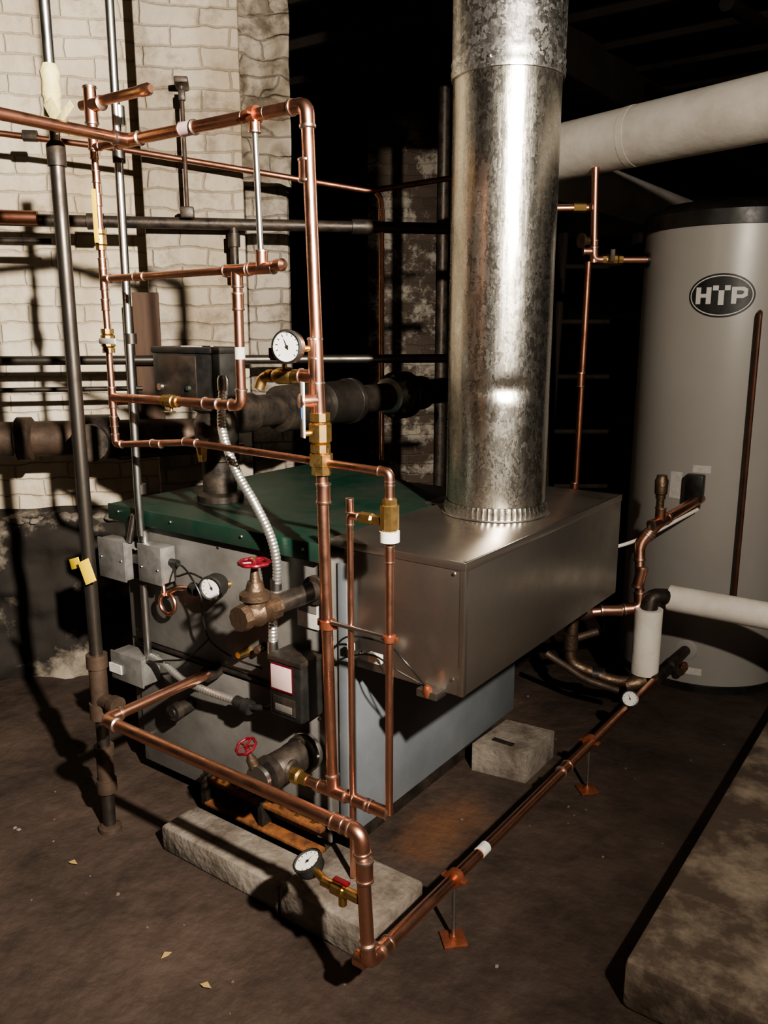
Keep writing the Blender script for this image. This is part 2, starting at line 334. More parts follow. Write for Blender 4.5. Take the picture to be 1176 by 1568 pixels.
m=M("brick_pillar"); m.box((0,0,1.525),(.50,.50,3.05),brickO,.02)
m.build(Matrix.Translation((-3.62,5.2,0))@Matrix.Rotation(math.radians(40),4,'Z'))
m=M("ceiling_joists")
for i in range(10):
    m.bx(-5,4,2.9+i*.45,2.96+i*.45,2.82,3.05,joistm,.004)
m.bx(-1.9,-1.74,2.95,8,2.62,2.84,joistm,.01)
m.build()

# ------------------------------------------------------------------ concrete
m=M("concrete_slab"); m.bx(-.5,2.6,1.6,4.6,0,.125,slabm,.015); m.build()
m=M("concrete_block"); m.bx(-1.80,-1.335,1.375,1.51,0,.08,conc,.01); m.build()
m=M("concrete_block"); m.bx(-1.325,-1.03,1.365,1.60,0,.095,conc,.01); m.build()
m=M("concrete_block")
m.prism([(-1.29,2.30),(-1.10,2.33),(-1.10,2.55),(-1.28,2.53)],0,.1,conc)
m.bx(-1.25,-1.17,2.36,2.385,.09,.1012,iron,.001)
m.build()

# ------------------------------------------------------------------ boiler
B=root("boiler",(-1.77,2.1,0))
def bp(m): 
    o=m.build(); o.parent=B; o.matrix_parent_inverse=Matrix.Translation((1.77,-2.1,0)); return o
m=M("jacket")
m.bx(-2.22,-1.305,1.63,2.62,.10,.915,grey,.006)
m.bx(-1.304,-1.298,1.64,2.62,.10,.9,blueg,.001)
m.bx(-1.325,-1.296,1.622,1.65,.10,.90,blueg,.002)
m.bx(-2.17,-1.35,1.68,2.56,.0,.10,iron,.004)
m.bx(-2.20,-1.34,1.619,1.631,.50,.90,grey,.003)
m.bx(-2.18,-1.36,1.622,1.631,.06,.475,grey,.003)
m.bx(-2.17,-1.37,1.612,1.622,.487,.497,iron,.001)
for x,z in [(-2.17,.87),(-1.38,.87),(-2.17,.53),(-1.38,.53),(-2.15,.44),(-1.39,.44),(-2.15,.16),(-1.39,.16),(-1.77,.87)]:
    m.lathe((x,1.621,z),(0,-1,0),[(0,.006),(.004,.005)],conduit,6)
bp(m)
m=M("green_lid"); poly=[(-2.25,1.60),(-1.37,1.60),(-1.40,2.27),(-1.72,2.50),(-1.9,2.62),(-2.25,2.62)]
m.prism(poly,.915,.945,green)
m.bx(-2.253,-1.367,1.597,1.606,.895,.946,green,.002)
for x in (-2.2,-1.95,-1.65,-1.42): m.lathe((x,1.597,.925),(0,-1,0),[(0,.005),(.004,.004)],conduit,6)
bp(m)
m=M("draft_hood_box")
x0,x1,y0,y1,z0,z1=-1.365,-.95,1.64,2.66,.615,.955; t=.006
m.bx(x0,x1,y0,y1,z1-t,z1,sheet,.002)
m.bx(x0+.05,x1,y0,y0+t,z0,z1,sheet,.001)
m.bx(x1-t,x1,y0,y1,z0,z1,sheet,.001)
m.bx(x0+.05,x1,y1-t,y1,z0,z1,sheet,.001)
m.bx(x0+.07,x1-.012,y0+.012,y1-.01,z0+.02,z0+.026,black,0)
m.bx(x1-.014,x1+.0015,y0-.0015,y0+.014,z0,z1,sheet,.001)
m.bx(x0,x1+.001,y0-.002,y0+.002,z1-.02,z1+.001,sheet,.0005)
m.bx(x1-.002,x1+.002,y0,y1,z1-.02,z1+.001,sheet,.0005)
m.bx(-1.43,-1.36,2.2,2.64,.90,.95,sheet,.002)
for q in [(x0+.08,z1-.03),(x1-.03,z1-.03),(x1-.03,z0+.04),(x0+.1,z0+.04)]: m.lathe((q[0],y0,q[1]),(0,-1,0),[(0,.005),(.004,.004)],conduit,6)
bp(m)
m=M("spill_sensor"); m.bx(-1.06,-1.00,1.60,1.66,.605,.625,conduit,.002); m.lathe((-1.03,1.61,.61),(0,-.3,1),[(0,.012),(.02,.012),(.03,.006)],orange,12)
m.wire([(-1.03,1.605,.63),(-1.07,1.57,.70),(-1.14,1.58,.73),(-1.26,1.585,.72),(-1.33,1.60,.66)],.0025)
m.wire([(-1.035,1.61,.63),(-1.10,1.57,.675),(-1.18,1.58,.69),(-1.27,1.59,.66),(-1.36,1.61,.60)],.0025)
m.bx(-1.20,-1.16,1.585,1.60,.665,.69,paper,.002); m.bx(-1.27,-1.25,1.59,1.60,.68,.70,white,.002)
bp(m)
m=M("nameplates"); m.bx(-1.46,-1.385,1.612,1.621,.70,.80,paper,.001); m.bx(-1.455,-1.39,1.61,1.613,.745,.785,grey,0)
bp(m)
m=M("gas_manifold")
m.bx(-1.82,-1.36,1.575,1.60,.115,.128,rust,.002); m.bx(-1.82,-1.365,1.56,1.605,.045,.055,rust,.002)
m.bx(-1.85,-1.36,1.60,1.64,.10,.16,iron,.005); m.bx(-1.84,-1.815,1.565,1.61,.04,.14,iron,.002); m.bx(-1.60,-1.58,1.57,1.61,.05,.13,iron,.002)
for i in range(7): m.lathe((-1.76+i*.06,1.585,.125),(0,1,0),[(0,.009),(.05,.007)],brass,8)
bp(m)

# ------------------------------------------------------------------ flue
c=(-1.17,2.19)
m=M("flue_pipe")
N=96; prof=[.957+i*(2.155-.957)/90 for i in range(91)]
vs=[];fs=[]; dc=V((c[0]+.10,c[1]-.146*.7,1.33))
for z in prof:
    for i in range(N):
        a=2*math.pi*i/N; q=V((c[0]+.1465*math.cos(a),c[1]+.1465*math.sin(a),z)); dd=q-dc
        k=math.exp(-((dd.x/.09)**2+(dd.y/.09)**2+(dd.z/.022)**2)); wv=.0013*noise.noise(V((math.cos(a)*2,math.sin(a)*2,z*6)))
        rr=.1465-.009*k+wv; vs.append((c[0]+rr*math.cos(a),c[1]+rr*math.sin(a),z))
for j in range(90):
    for i in range(N): fs.append([j*N+i,j*N+(i+1)%N,(j+1)*N+(i+1)%N,(j+1)*N+i])
m.add(vs,fs,galvA)
m.lathe((*c,2.15),(0,0,1),[(0,.1465),(.0,.153),(.02,.1545),(.028,.152),(.04,.1545),(.05,.152),(.9,.152)],galvB,72)
x=V((math.cos(math.radians(205)),math.sin(math.radians(205)),0))
m.barbox(V((*c,.96))+x*.147,V((*c,2.15))+x*.147,.012,.004,x,galvA)
vs=[];fs=[];N=120
for j,(z,r) in enumerate([(.957,.152),(.975,.152),(.992,.149)]):
    for i in range(N):
        a=2*math.pi*i/N; rr=r+(.0035 if i%2 else 0)*(1 if j==1 else .4); vs.append((c[0]+rr*math.cos(a),c[1]+rr*math.sin(a),z))
for j in range(2):
    for i in range(N): fs.append([j*N+i,j*N+(i+1)%N,(j+1)*N+(i+1)%N,(j+1)*N+i])
m.add(vs,fs,galvA); m.lathe((*c,.9565),(0,0,1),[(0,.162),(.003,.160),(.006,.15)],conduit,72)
for a in range(0,360,40):
    q=V((math.cos(math.radians(a)),math.sin(math.radians(a)),0)); m.lathe(V((*c,2.175))+q*.154,q,[(0,.005),(.005,.004)],conduit,6)
m.build()

# ------------------------------------------------------------------ steam header
m=M("steam_supply_pipe")
m.tube([(-2.0,1.85,.946),(-2.0,1.85,1.22),(-2.0,3.3,1.22)],.055,iron,fil=.09,seg=24)
m.lathe((-2.0,1.85,.946),(0,0,1),[(0,.075),(.02,.075),(.03,.06)],iron,24)
m.tube([(-2.0,1.85,1.08),(-2.0,1.85,1.22),(-2.0,2.0,1.22)],.066,iron,fil=.09,seg=24)
m.lathe((-2.0,2.13,1.22),(0,1,0),[(0,.06),(.01,.08),(.12,.085),(.2,.075),(.22,.06)],iron,24)
m.lathe((-2.0,2.36,1.22),(0,1,0),[(0,.06),(.01,.078),(.15,.082),(.16,.086),(.19,.086),(.2,.065)],steelb,24)
m.lathe((-2.0,2.52,1.22),(0,1,0),[(0,.087),(.02,.087)],conduit,24)
m.flange((-2.0,2.84,1.22),(0,1,0),.098,.03,steelb,8,conduit); m.flange((-2.0,2.885,1.22),(0,1,0),.098,.03,steelb,8,conduit)
m.lathe((-2.0,2.78,1.22),(0,1,0),[(0,.06),(.01,.075),(.06,.078)],conduit,24)
m.lathe((-2.0,2.92,1.22),(0,1,0),[(0,.075),(.12,.072),(.13,.06)],steelb,24)
m.build()

# ------------------------------------------------------------------ low water cut-off control
m=M("low_water_control")
m.box((-1.865,1.66,1.355),(.25,.13,.15),black,.012)
m.box((-1.865,1.66,1.435),(.255,.135,.018),black,.006)
m.bx(-1.90,-1.82,1.63,1.68,1.443,1.446,paper,0)
m.bx(-1.96,-1.80,1.592,1.5955,1.30,1.42,iron,.002)
m.lathe((-1.95,1.592,1.33),(0,-1,0),[(0,.012),(.008,.010)],conduit,12); m.lathe((-1.83,1.592,1.33),(0,-1,0),[(0,.008),(.008,.006)],green,12)
m.lathe((-1.80,1.66,1.16),(0,0,1),[(0,.02),(.0,.045),(.02,.06),(.07,.065),(.1,.05),(.11,.07),(.125,.07)],steelb,24)
m.cyl((-1.80,1.66,1.2),(-1.95,1.83,1.2),.022,iron); m.lathe((-1.865,1.66,1.11),(0,0,1),[(0,.012),(.06,.02)],brass,10)
m.build()

# ------------------------------------------------------------------ copper assemblies
m=M("copper_piping")
r=.0145
m.copper([(-1.25,1.5,.33),(-1.27,1.5,1.2),(-1.295,1.5,1.975),(-1.91,1.5,1.975),(-1.92,1.0,1.975),(-1.92,-.4,1.975)],r)
m.tee((-1.91,1.5,1.975),(1,0,0),(0,-1,0),r); m.cyl((-1.91,1.5,1.975),(-2.05,1.5,1.975),.011,copper)
m.coup((-1.30,1.5,1.84),(0,0,1),r,3); m.coup((-1.68,1.5,1.975),(1,0,0),r,3,pink)
m.tee((-1.455,1.5,1.975),(1,0,0),(0,0,-1),r*.8); m.clamp((-1.455,1.5,1.975),(1,0,0),r)
m.tee((-1.283,1.5,1.385),(0,0,1),(-1,0,0),r); m.tee((-1.278,1.5,1.33),(0,0,1),(-.5,-1,0),r*.95)
m.lathe((-1.30,1.5,1.385),(-1,0,-.02),[(0,.012),(.03,.012),(.03,.017),(.05,.017),(.05,.012),(.06,.018),(.10,.02),(.12,.012),(.12,.016),(.135,.016)],brass,12)
m.tube([(-1.42,1.5,1.383),(-1.455,1.5,1.378),(-1.462,1.495,1.35)],.013,brass); m.cyl((-1.38,1.5,1.39),(-1.38,1.5,1.425),.006,brass)
m.barbox((-1.415,1.495,1.425),(-1.345,1.495,1.425),.02,.008,(0,0,1),red); m.lathe((-1.38,1.5,1.42),(0,0,1),[(0,.012),(.015,.01)],red,10)
m.barbox((-1.41,1.49,1.425),(-1.41,1.49,1.45),.02,.006,(0,1,0),red); m.barbox((-1.35,1.49,1.425),(-1.35,1.49,1.45),.02,.006,(0,1,0),red)
m.cyl((-1.283,1.5,1.45),(-1.30,1.47,1.45),.008,brass); m.gauge((-1.315,1.44,1.455),(.25,-1,.05),.037,conduit,.025)
m.coup((-1.283,1.5,1.45),(0,0,1),r,3)
m.ballvalve((-1.272,1.5,1.255),(0,0,1),r,(0,0,1),white,.12,(-.5,-1,0))
m.barbox((-1.2935,1.457,1.29),(-1.2935,1.457,1.33),.006,.001,(-.5,-1,0),blue)
m.lathe((-1.27,1.5,1.155),(0,0,1),[(0,.017),(0,.024),(.02,.024),(.022,.028),(.05,.028),(.052,.022),(.065,.022)],brass,8)
m.coup((-1.265,1.5,1.11),(0,0,1),r,3)
r2=.0095
m.copper([(-2.06,1.5,2.10),(-2.055,1.5,1.163),(-1.73,1.5,1.195),(-1.07,1.5,1.18),(-1.07,1.5,.325)],r2)
m.tee((-2.06,1.5,2.08),(0,0,1),(1,0,0),.015); m.cyl((-2.10,1.5,2.085),(-1.83,1.5,2.085),.013,copper); m.lathe((-1.85,1.5,2.085),(1,0,0),[(0,.015),(.03,.0155),(.04,.01)],copper,14)
m.coup((-2.06,1.5,2.0),(0,0,1),.012,5); m.tee((-2.06,1.5,1.975),(0,0,1),(1,0,0),r2)
for z in (1.90,1.84,1.67,1.56): m.coup((-2.058,1.5,z),(0,0,1),r2,3)
m.ballvalve((-2.058,1.5,1.735),(0,0,1),r2*.9,(0,0,1),yellow,.13,(.6,-1,0))
m.ballvalve((-2.057,1.5,1.46),(0,0,1),r2*1.1,(1,-.2,0),white,.09,(.3,-1,0))
m.tee((-2.058,1.5,1.63),(0,0,1),(1,0,0),r2); m.tee((-2.056,1.5,1.30),(0,0,1),(1,0,0),r2); m.coup((-2.056,1.5,1.23),(0,0,1),r2,3)
m.copper([(-2.058,1.5,1.63),(-1.47,1.5,1.635),(-1.375,1.49,1.64)],r2)
m.coup((-1.90,1.5,1.631),(1,0,0),r2,4); m.coup((-1.56,1.5,1.634),(1,0,0),r2,3)
m.tee((-1.53,1.5,1.634),(1,0,0),(0,0,-1),.0125); m.tee((-1.445,1.5,1.636),(1,0,0),(0,0,1),.0125); m.lathe((-1.39,1.49,1.64),(1,0,0),[(0,.014),(.02,.015),(.03,.008)],copper,12)
m.cyl((-1.455,1.5,1.96),(-1.447,1.5,1.65),.0075,conduit)
m.copper([(-1.53,1.5,1.63),(-1.53,1.5,1.305),(-2.056,1.5,1.30)],.0125)
m.coup((-1.53,1.5,1.56),(0,0,1),.0125,3); m.lathe((-1.53,1.5,1.42),(0,0,1),[(0,.0132),(.03,.0132)],paper,14)
m.coup((-1.64,1.5,1.304),(1,0,0),.0125,4)
m.ballvalve((-1.80,1.5,1.302),(1,0,0),r2,(0,-1,.1),brass,.03,(0,0,-1)); m.coup((-1.93,1.5,1.301),(1,0,0),r2,4)
m.coup((-1.73,1.5,1.195),(1,0,0),r2,5); m.coup((-1.87,1.5,1.18),(1,0,0),r2,4)
m.lathe((-1.07,1.5,1.03),(0,0,1),[(0,.013),(0,.018),(.02,.018),(.02,.022),(.075,.022),(.075,.017),(.09,.017),(.09,.013)],brass,8)
m.cyl((-1.07,1.5,1.02),(-1.07,1.5,1.045),.0235,white,16)
m.coup((-1.07,1.5,1.14),(0,0,1),r2,4); m.coup((-1.07,1.5,.99),(0,0,1),r2,4)
m.copper([(-1.07,1.5,1.06),(-1.185,1.5,1.068),(-1.185,1.5,.10)],.0078,)
m.lathe((-1.15,1.5,1.066),(1,0,0),[(0,.01),(0,.014),(.03,.014),(.035,.01),(.05,.013),(.06,.013)],brass,8)
m.coup((-1.185,1.5,1.09),(0,0,1),.008,4)
m.clamp((-1.258,1.5,.78),(0,0,1),r); m.clamp((-1.07,1.5,.785),(0,0,1),.011); m.cyl((-1.24,1.492,.79),(-1.08,1.492,.79),.0055,conduit)
m.copper([(-1.40,1.5,.325),(-1.25,1.5,.325),(-1.07,1.5,.325)],.0135)
m.tee((-1.25,1.5,.325),(1,0,0),(0,0,1),.0145); m.coup((-1.10,1.5,.325),(1,0,0),.0135,4); m.coup((-1.16,1.5,.325),(1,0,0),.0135,3)
m.lathe((-1.385,1.5,.325),(1,0,0),[(0,.022),(.02,.022),(.025,.016),(.05,.016)],brass,8)
m.build()

m=M("condensate_return_copper_pipe"); r=.0150
m.copper([(-1.79,1.60,.485),(-1.785,1.21,.485),(-.935,1.21,.482),(-.92,1.215,.175),(-.895,3.39,.18)],r)
m.lathe((-1.79,1.565,.485),(0,1,0),[(0,.02),(.0,.024),(.04,.024),(.05,.02),(.055,.02)],iron,10)
m.coup((-.985,1.21,.482),(1,0,0),r,3); m.coup((-.925,1.21,.40),(0,0,1),r,3); m.lathe((-.955,1.213,.177),(1,0,0),[(0,.012),(.005,.0185),(.03,.0185)],copper,14)
m.coup((-.918,1.27,.177),(0,1,0),r,2)
for y in (1.56,2.41):
    m.clamp((-.915,y,.178),(0,1,0),.0155); m.cyl((-.915,y,.19),(-.915,y,.006),.0055,conduit)
    m.box((-.915,y,.004),(.06,.06,.008),orange,.002,rz=.8); m.lathe((-.915,y,.006),(0,0,1),[(0,.012),(.01,.009)],orange,10)
m.lathe((-.914,1.68,.178),(0,1,0),[(0,.0158),(.035,.0158)],paper,16); m.coup((-.91,2.2,.178),(0,1,0),r,3)
m.lathe((-.94,1.21,.325),(-1,0,0),[(0,.012),(.04,.012),(.04,.016),(.07,.016),(.07,.011),(.10,.011)],brass,10)
m.cyl((-.985,1.21,.325),(-.985,1.21,.29),.009,brass); m.barbox((-1.0,1.20,.355),(-.96,1.20,.355),.014,.006,(0,0,1),red); m.cyl((-.98,1.21,.33),(-.98,1.2,.355),.004,brass)
m.cyl((-1.03,1.21,.325),(-1.08,1.225,.33),.009,brass); m.gauge((-1.10,1.23,.335),(-.25,-.35,1),.033,black,.025)
m.gauge((-.895,2.72,.215),(.2,-1,.6),.028,black,.02); m.cyl((-.897,2.73,.18),(-.895,2.73,.2),.008,brass)
m.build()

# ------------------------------------------------------------------ boiler trim
m=M("gate_valve")
m.cyl((-1.39,1.615,.815),(-1.39,1.43,.815),.026,iron); m.flange((-1.39,1.60,.815),(0,1,0),.04,.015,iron,0)
m.lathe((-1.39,1.325,.815),(0,1,0),[(0,.018),(0,.031),(.022,.034),(.026,.026),(.04,.030),(.06,.038),(.085,.030),(.095,.026),(.10,.036),(.125,.036)],bronze,10)
m.lathe((-1.39,1.385,.82),(0,0,1),[(0,.032),(.032,.030),(.032,.040),(.045,.040),(.055,.024),(.075,.019),(.075,.014),(.13,.006)],bronze,12)
m.wheel((-1.39,1.385,.943),(0,0,1),.034)
m.build()
m=M("return_circulator_fitting")
m.flange((-1.43,1.612,.335),(0,-1,0),.055,.014,conduit,4); m.flange((-1.43,1.59,.335),(0,-1,0),.052,.014,iron,4)
m.lathe((-1.43,1.615,.335),(0,-1,0),[(0,.035),(.035,.036),(.045,.044),(.135,.046),(.15,.036),(.155,.05),(.18,.05),(.185,.03),(.195,.028)],iron,24)
m.lathe((-1.43,1.5,.335),(1,0,0),[(0,.03),(.04,.03),(.045,.024)],iron,16)
m.lathe((-1.45,1.42,.36),(-.1,-.3,1),[(0,.014),(.03,.014),(.04,.009),(.07,.006)],bronze,12); m.wheel((-1.457,1.398,.43),(-.1,-.5,1),.026)
m.lathe((-1.43,1.42,.335),(0,-1,0),[(0,.04),(.012,.04),(.014,.02)],conduit,20)
m.build()
m=M("burner_gas_control")
m.bx(-1.485,-1.37,1.52,1.612,.465,.63,black,.005); m.bx(-1.488,-1.367,1.517,1.612,.625,.64,iron,.003)
m.bx(-1.473,-1.40,1.515,1.5195,.55,.617,pink,.001); m.bx(-1.476,-1.397,1.5165,1.5185,.545,.622,red,0)
m.bx(-1.47,-1.39,1.516,1.5195,.48,.53,iron,.002); m.bx(-1.46,-1.40,1.5145,1.516,.488,.508,grey,.001)
m.lathe((-1.51,1.57,.495),(1,0,0),[(0,.02),(.03,.02)],conduit,14)
m.build()

# ------------------------------------------------------------------ electrical boxes + conduit
m=M("electrical_junction_box")
m.bx(-2.26,-2.13,1.56,1.615,.715,.84,boxg,.006); m.bx(-2.262,-2.128,1.555,1.562,.712,.843,boxg,.002)
m.bx(-2.06,-1.955,1.56,1.615,.735,.85,boxg,.006); m.bx(-2.062,-1.953,1.555,1.562,.732,.853,boxg,.002)
m.bx(-2.13,-2.06,1.585,1.615,.77,.80,boxg,.003); m.lathe((-2.07,1.59,.85),(0,0,1),[(0,.018),(.03,.018),(.035,.014)],conduit,12)
m.bx(-2.215,-2.06,1.545,1.615,.38,.47,boxg,.006); m.bx(-2.217,-2.058,1.54,1.547,.377,.473,boxg,.002)
for x in (-2.245,-2.145,-2.045,-1.97): m.lathe((x,1.555,.78),(0,-1,0),[(0,.004),(.003,.003)],conduit,8)
m.lathe((-1.955,1.595,.80),(1,0,0),[(0,.012),(.03,.012)],black,12)
m.cyl((-2.08,1.585,.71),(-2.08,1.585,.47),.012,conduit); m.cyl((-2.13,1.58,.84),(-2.105,1.585,.93),.010,conduit)
m.bx(-2.22,-2.16,1.535,1.54,.40,.43,paper,0)
m.build()
m=M("conduit_riser"); m.tube([(-2.07,1.58,.87),(-2.072,1.58,1.0),(-2.075,1.60,3.04)],.0125,conduit)
m.lathe((-2.072,1.6,2.05),(0,0,1),[(0,.016),(.05,.016)],conduit,14)
for z in (1.0,1.45,1.95): m.lathe((-2.072,1.59,z),(0,0,1),[(0,.018),(.03,.018)],steelb,14)
m.build()
m=M("steel_pipe_riser")
m.cyl((-2.01,1.35,0.0),(-2.01,1.35,1.93),.0185,steelb); m.cyl((-2.01,1.35,1.93),(-2.01,1.35,3.04),.014,conduit)
m.lathe((-2.01,1.35,1.90),(0,0,1),[(0,.024),(.05,.024),(.06,.017)],iron,16)
m.lathe((-2.01,1.35,2.01),(0,0,1),[(0,.016),(.01,.022),(.05,.021),(.055,.024),(.09,.022),(.11,.025),(.13,.017)],tape,14)
m.barbox((-2.0,1.33,2.05),(-1.94,1.32,1.985),.03,.003,(.3,-1,.2),tape); m.barbox((-1.95,1.32,1.99),(-1.90,1.33,2.03),.022,.003,(.3,-1,.2),tape)
m.lathe((-2.01,1.35,.37),(0,0,1),[(0,.022),(0,.032),(.05,.032),(.05,.026),(.16,.026),(.16,.031),(.2,.031),(.2,.02)],ironb,16)
m.lathe((-2.01,1.35,.13),(0,0,1),[(0,.022),(0,.030),(.04,.030),(.04,.025),(.12,.025),(.12,.03),(.15,.03)],ironb,16)
m.lathe((-2.01,1.35,.43),(1,0,0),[(0,.022),(.06,.022),(.06,.027),(.085,.027)],ironb,16)
m.lathe((-2.01,1.35,.0),(0,0,1),[(0,.035),(.012,.034),(.02,.02)],ironb,16)
m.barbox((-2.07,1.33,.835),(-2.025,1.33,.85),.03,.002,(0,-1,0),yellow); m.barbox((-2.0,1.325,.86),(-1.97,1.325,.80),.04,.002,(.3,-1,0),yellow)
m.build()
m=M("flexible_conduit")
m.flex([(-1.70,1.6,1.34),(-1.695,1.585,1.27),(-1.67,1.565,1.21),(-1.61,1.55,1.12),(-1.545,1.55,1.04),(-1.51,1.57,.95),(-1.50,1.58,.87),(-1.51,1.585,.80),(-1.525,1.585,.72),(-1.525,1.58,.64)],.0135)
for z in (1.33,): m.lathe((-1.70,1.6,z),(0,0,1),[(0,.017),(.03,.017),(.04,.012)],conduit,12)
m.lathe((-1.51,1.585,.80),(0,0,1),[(0,.016),(.03,.016)],conduit,12); m.lathe((-1.525,1.58,.615),(0,0,1),[(0,.016),(.035,.016)],conduit,12)
m.cyl((-1.525,1.58,.62),(-1.475,1.57,.58),.012,conduit)
m.flex([(-2.06,1.575,.465),(-2.03,1.56,.485),(-1.97,1.555,.48),(-1.88,1.55,.455),(-1.78,1.55,.445),(-1.66,1.56,.44)],.012)
m.lathe((-1.66,1.56,.44),(1,0,-.1),[(0,.017),(.035,.017),(.035,.022),(.06,.022)],black,12); m.tube([(-1.61,1.56,.435),(-1.53,1.57,.45),(-1.50,1.57,.49)],.009,black)
m.build()
m=M("pressure_gauge"); m.gauge((-1.745,1.565,.765),(.35,-1,0),.036,black,.045); m.cyl((-1.735,1.60,.765),(-1.73,1.625,.765),.01,brass)
m.lathe((-1.86,1.59,.735),(1,0,0),[(0,.02),(.02,.02),(.02,.014),(.05,.014)],black,12)
pts=[(-1.85,1.59,.735),(-1.92,1.59,.725),(-1.965,1.585,.70)]
pts+=[(-1.965+.032*math.sin(a),1.585-.008*a/6,.668+.032*math.cos(a)) for a in [i*.55 for i in range(1,12)]]
m.sweep(m.spline(pts,5),.0065,copper,10); m.tube([(-1.975,1.578,.70),(-1.985,1.585,.72),(-1.985,1.585,.74)],.0065,copper)
m.wire([(-1.93,1.59,.80),(-1.86,1.56,.81),(-1.80,1.54,.79),(-1.765,1.54,.74),(-1.77,1.55,.66),(-1.75,1.56,.60),(-1.68,1.58,.56),(-1.58,1.59,.55)],.003)
m.wire([(-1.93,1.59,.79),(-1.88,1.55,.78),(-1.82,1.55,.80),(-1.78,1.56,.79)],.003)
m.wire([(-2.06,1.56,.46),(-1.95,1.54,.50),(-1.85,1.55,.53),(-1.78,1.58,.60)],.003)
m.lathe((-1.66,1.62,.575),(0,-1,0),[(0,.015),(.02,.012),(.045,.010)],brass,10); m.lathe((-1.60,1.62,.60),(0,-1,0),[(0,.012),(.03,.011)],bronze,10)
m.build()
m=M("drain_nipple"); m.lathe((-1.93,1.622,.33),(0,-1,0),[(0,.022),(.05,.022),(.05,.028),(.075,.028),(.075,.015),(.08,.014)],iron,16); m.build()

# ------------------------------------------------------------------ wall piping
m=M("wall_steel_pipes")
m.cyl(W(-2.8,.27,1.885),W(1.95,.27,1.885),.022,iron); m.lathe(W(.30,.27,1.885),uu,[(0,.03),(.06,.03)],iron,16); m.lathe(W(1.30,.27,1.885),uu,[(0,.03),(.08,.03)],iron,16)
m.cyl(W(-2.8,.30,1.905),W(.13,.30,1.89),.025,copperd); m.cyl(W(-2.8,.28,1.81),W(.17,.28,1.81),.012,iron)
m.cyl(W(-2.8,.27,1.375),W(1.95,.27,1.37),.018,steelb); m.cyl(W(-2.8,.24,1.25),W(.46,.24,1.26),.010,steelb)
m.cyl(W(-2.8,.30,1.075),W(.66,.30,1.075),.068,ironb,28)
m.lathe(W(-.02,.30,1.075),uu,[(0,.07),(.01,.085),(.06,.085),(.07,.07)],ironb,24); m.lathe(W(.20,.30,1.075),uu,[(0,.07),(.01,.09),(.16,.09),(.17,.07)],iron,24)
m.lathe(W(.28,.30,1.075),nn,[(0,.06),(.14,.06),(.14,.07),(.18,.07)],iron,20)
m.cyl(W(.35,.25,.99),W(.85,.25,1.02),.015,steelb)
m.tube([W(.67,.30,2.36),W(.67,.30,1.9)],.008,ironb); m.box(W(.67,.26,2.38),(.05,.12,.022),iron,.005,rz=WR); m.box(W(.67,.30,1.92),(.05,.05,.04),iron,.005,rz=WR)
m.box(W(.67,.30,2.33),(.025,.025,.04),iron,.005,rz=WR)
m.cyl(W(.84,.28,1.87),W(.84,.28,1.68),.016,iron); m.lathe(W(.84,.28,1.80),V((0,0,1)),[(0,.024),(.05,.024)],iron,12)
m.cyl(W(1.75,.27,1.9),W(1.75,.27,.9),.018,ironb)
m.build()
m=M("wall_copper_line")
m.tube([W(-2.0,.42,2.22),W(.02,.28,2.18),W(.45,.28,2.14),W(1.37,.27,2.02),W(1.95,.27,2.12)],.011,copperd)
m.lathe(W(.10,.28,2.175),uu,[(0,.02),(.05,.02)],iron,10)
m.build()
m=M("recess_copper_drop")
m.tube([W(1.40,.27,2.015),W(1.42,.27,1.99),W(1.42,.27,.95)],.011,copper); m.coup(W(1.42,.27,1.93),(0,0,1),.011)
m.build()
m=M("wall_mounting_board"); m.box(W(.49,.23,1.32),(.10,.03,.62),pbr("plank_brown",(.12,.07,.045),(.05,.03,.02),0,.8,scale=6,stretch=(1,1,.15),bump=.3),.003,rz=WR); m.build()

# ------------------------------------------------------------------ tank
TC=V((-.93,3.74,0)); TR=.35
m=M("water_heater_tank")
m.lathe(TC,(0,0,1),[(0,TR*.96),(.0,TR),(.02,TR),(.022,TR*.99),(.03,TR),(1.86,TR),(1.88,TR*.995)],tankm,96)
m.lathe(TC+V((0,0,.0)),(0,0,1),[(0,TR),(0,TR+.006),(.03,TR+.006),(.034,TR)],black,96)
m.lathe(TC+V((0,0,1.875)),(0,0,1),[(0,TR),(0,TR+.007),(.055,TR+.007),(.075,TR*.97),(.10,TR*.8),(.105,TR*.1)],black,96)
def onT(a,z,x=0,y=0,off=0):
    aa=a+x/TR; return TC+V((math.cos(aa)*(TR+off),math.sin(aa)*(TR+off),z+y))
LA=math.atan2(-.35,.055)
def oval(a,z,rx,ry,off,mat,n=48):
    vs=[];fs=[];K=6
    for j in range(K+1):
        for i in range(n):
            t=2*math.pi*i/n; s=j/K; vs.append(onT(a,z,rx*s*math.cos(t),ry*s*math.sin(t),off))
    for j in range(K):
        for i in range(n): fs.append([j*n+i,j*n+(i+1)%n,(j+1)*n+(i+1)%n,(j+1)*n+i])
    m.add(vs,fs,mat)
LZ=1.615
oval(LA,LZ,.121,.082,.0008,black); oval(LA,LZ,.114,.075,.0014,white); oval(LA,LZ,.110,.071,.0020,black)
def poly(pts): m.add([onT(LA,LZ,x,y,.0032) for x,y in pts],[list(range(len(pts)))],white)
def rc(x0,x1,y0,y1): poly([(x0,y0),(x1,y0),(x1,y1),(x0,y1)])
h=.031
rc(-.092,-.074,-h,h); rc(-.054,-.036,-h,h); rc(-.074,-.054,-.007,.007)
rc(-.031,.031,h-.012,h+.006); rc(-.010,.010,-h-.004,h-.012)
rc(.036,.054,-h,h); rc(.054,.078,h-.013,h); rc(.054,.078,-.010,.003)
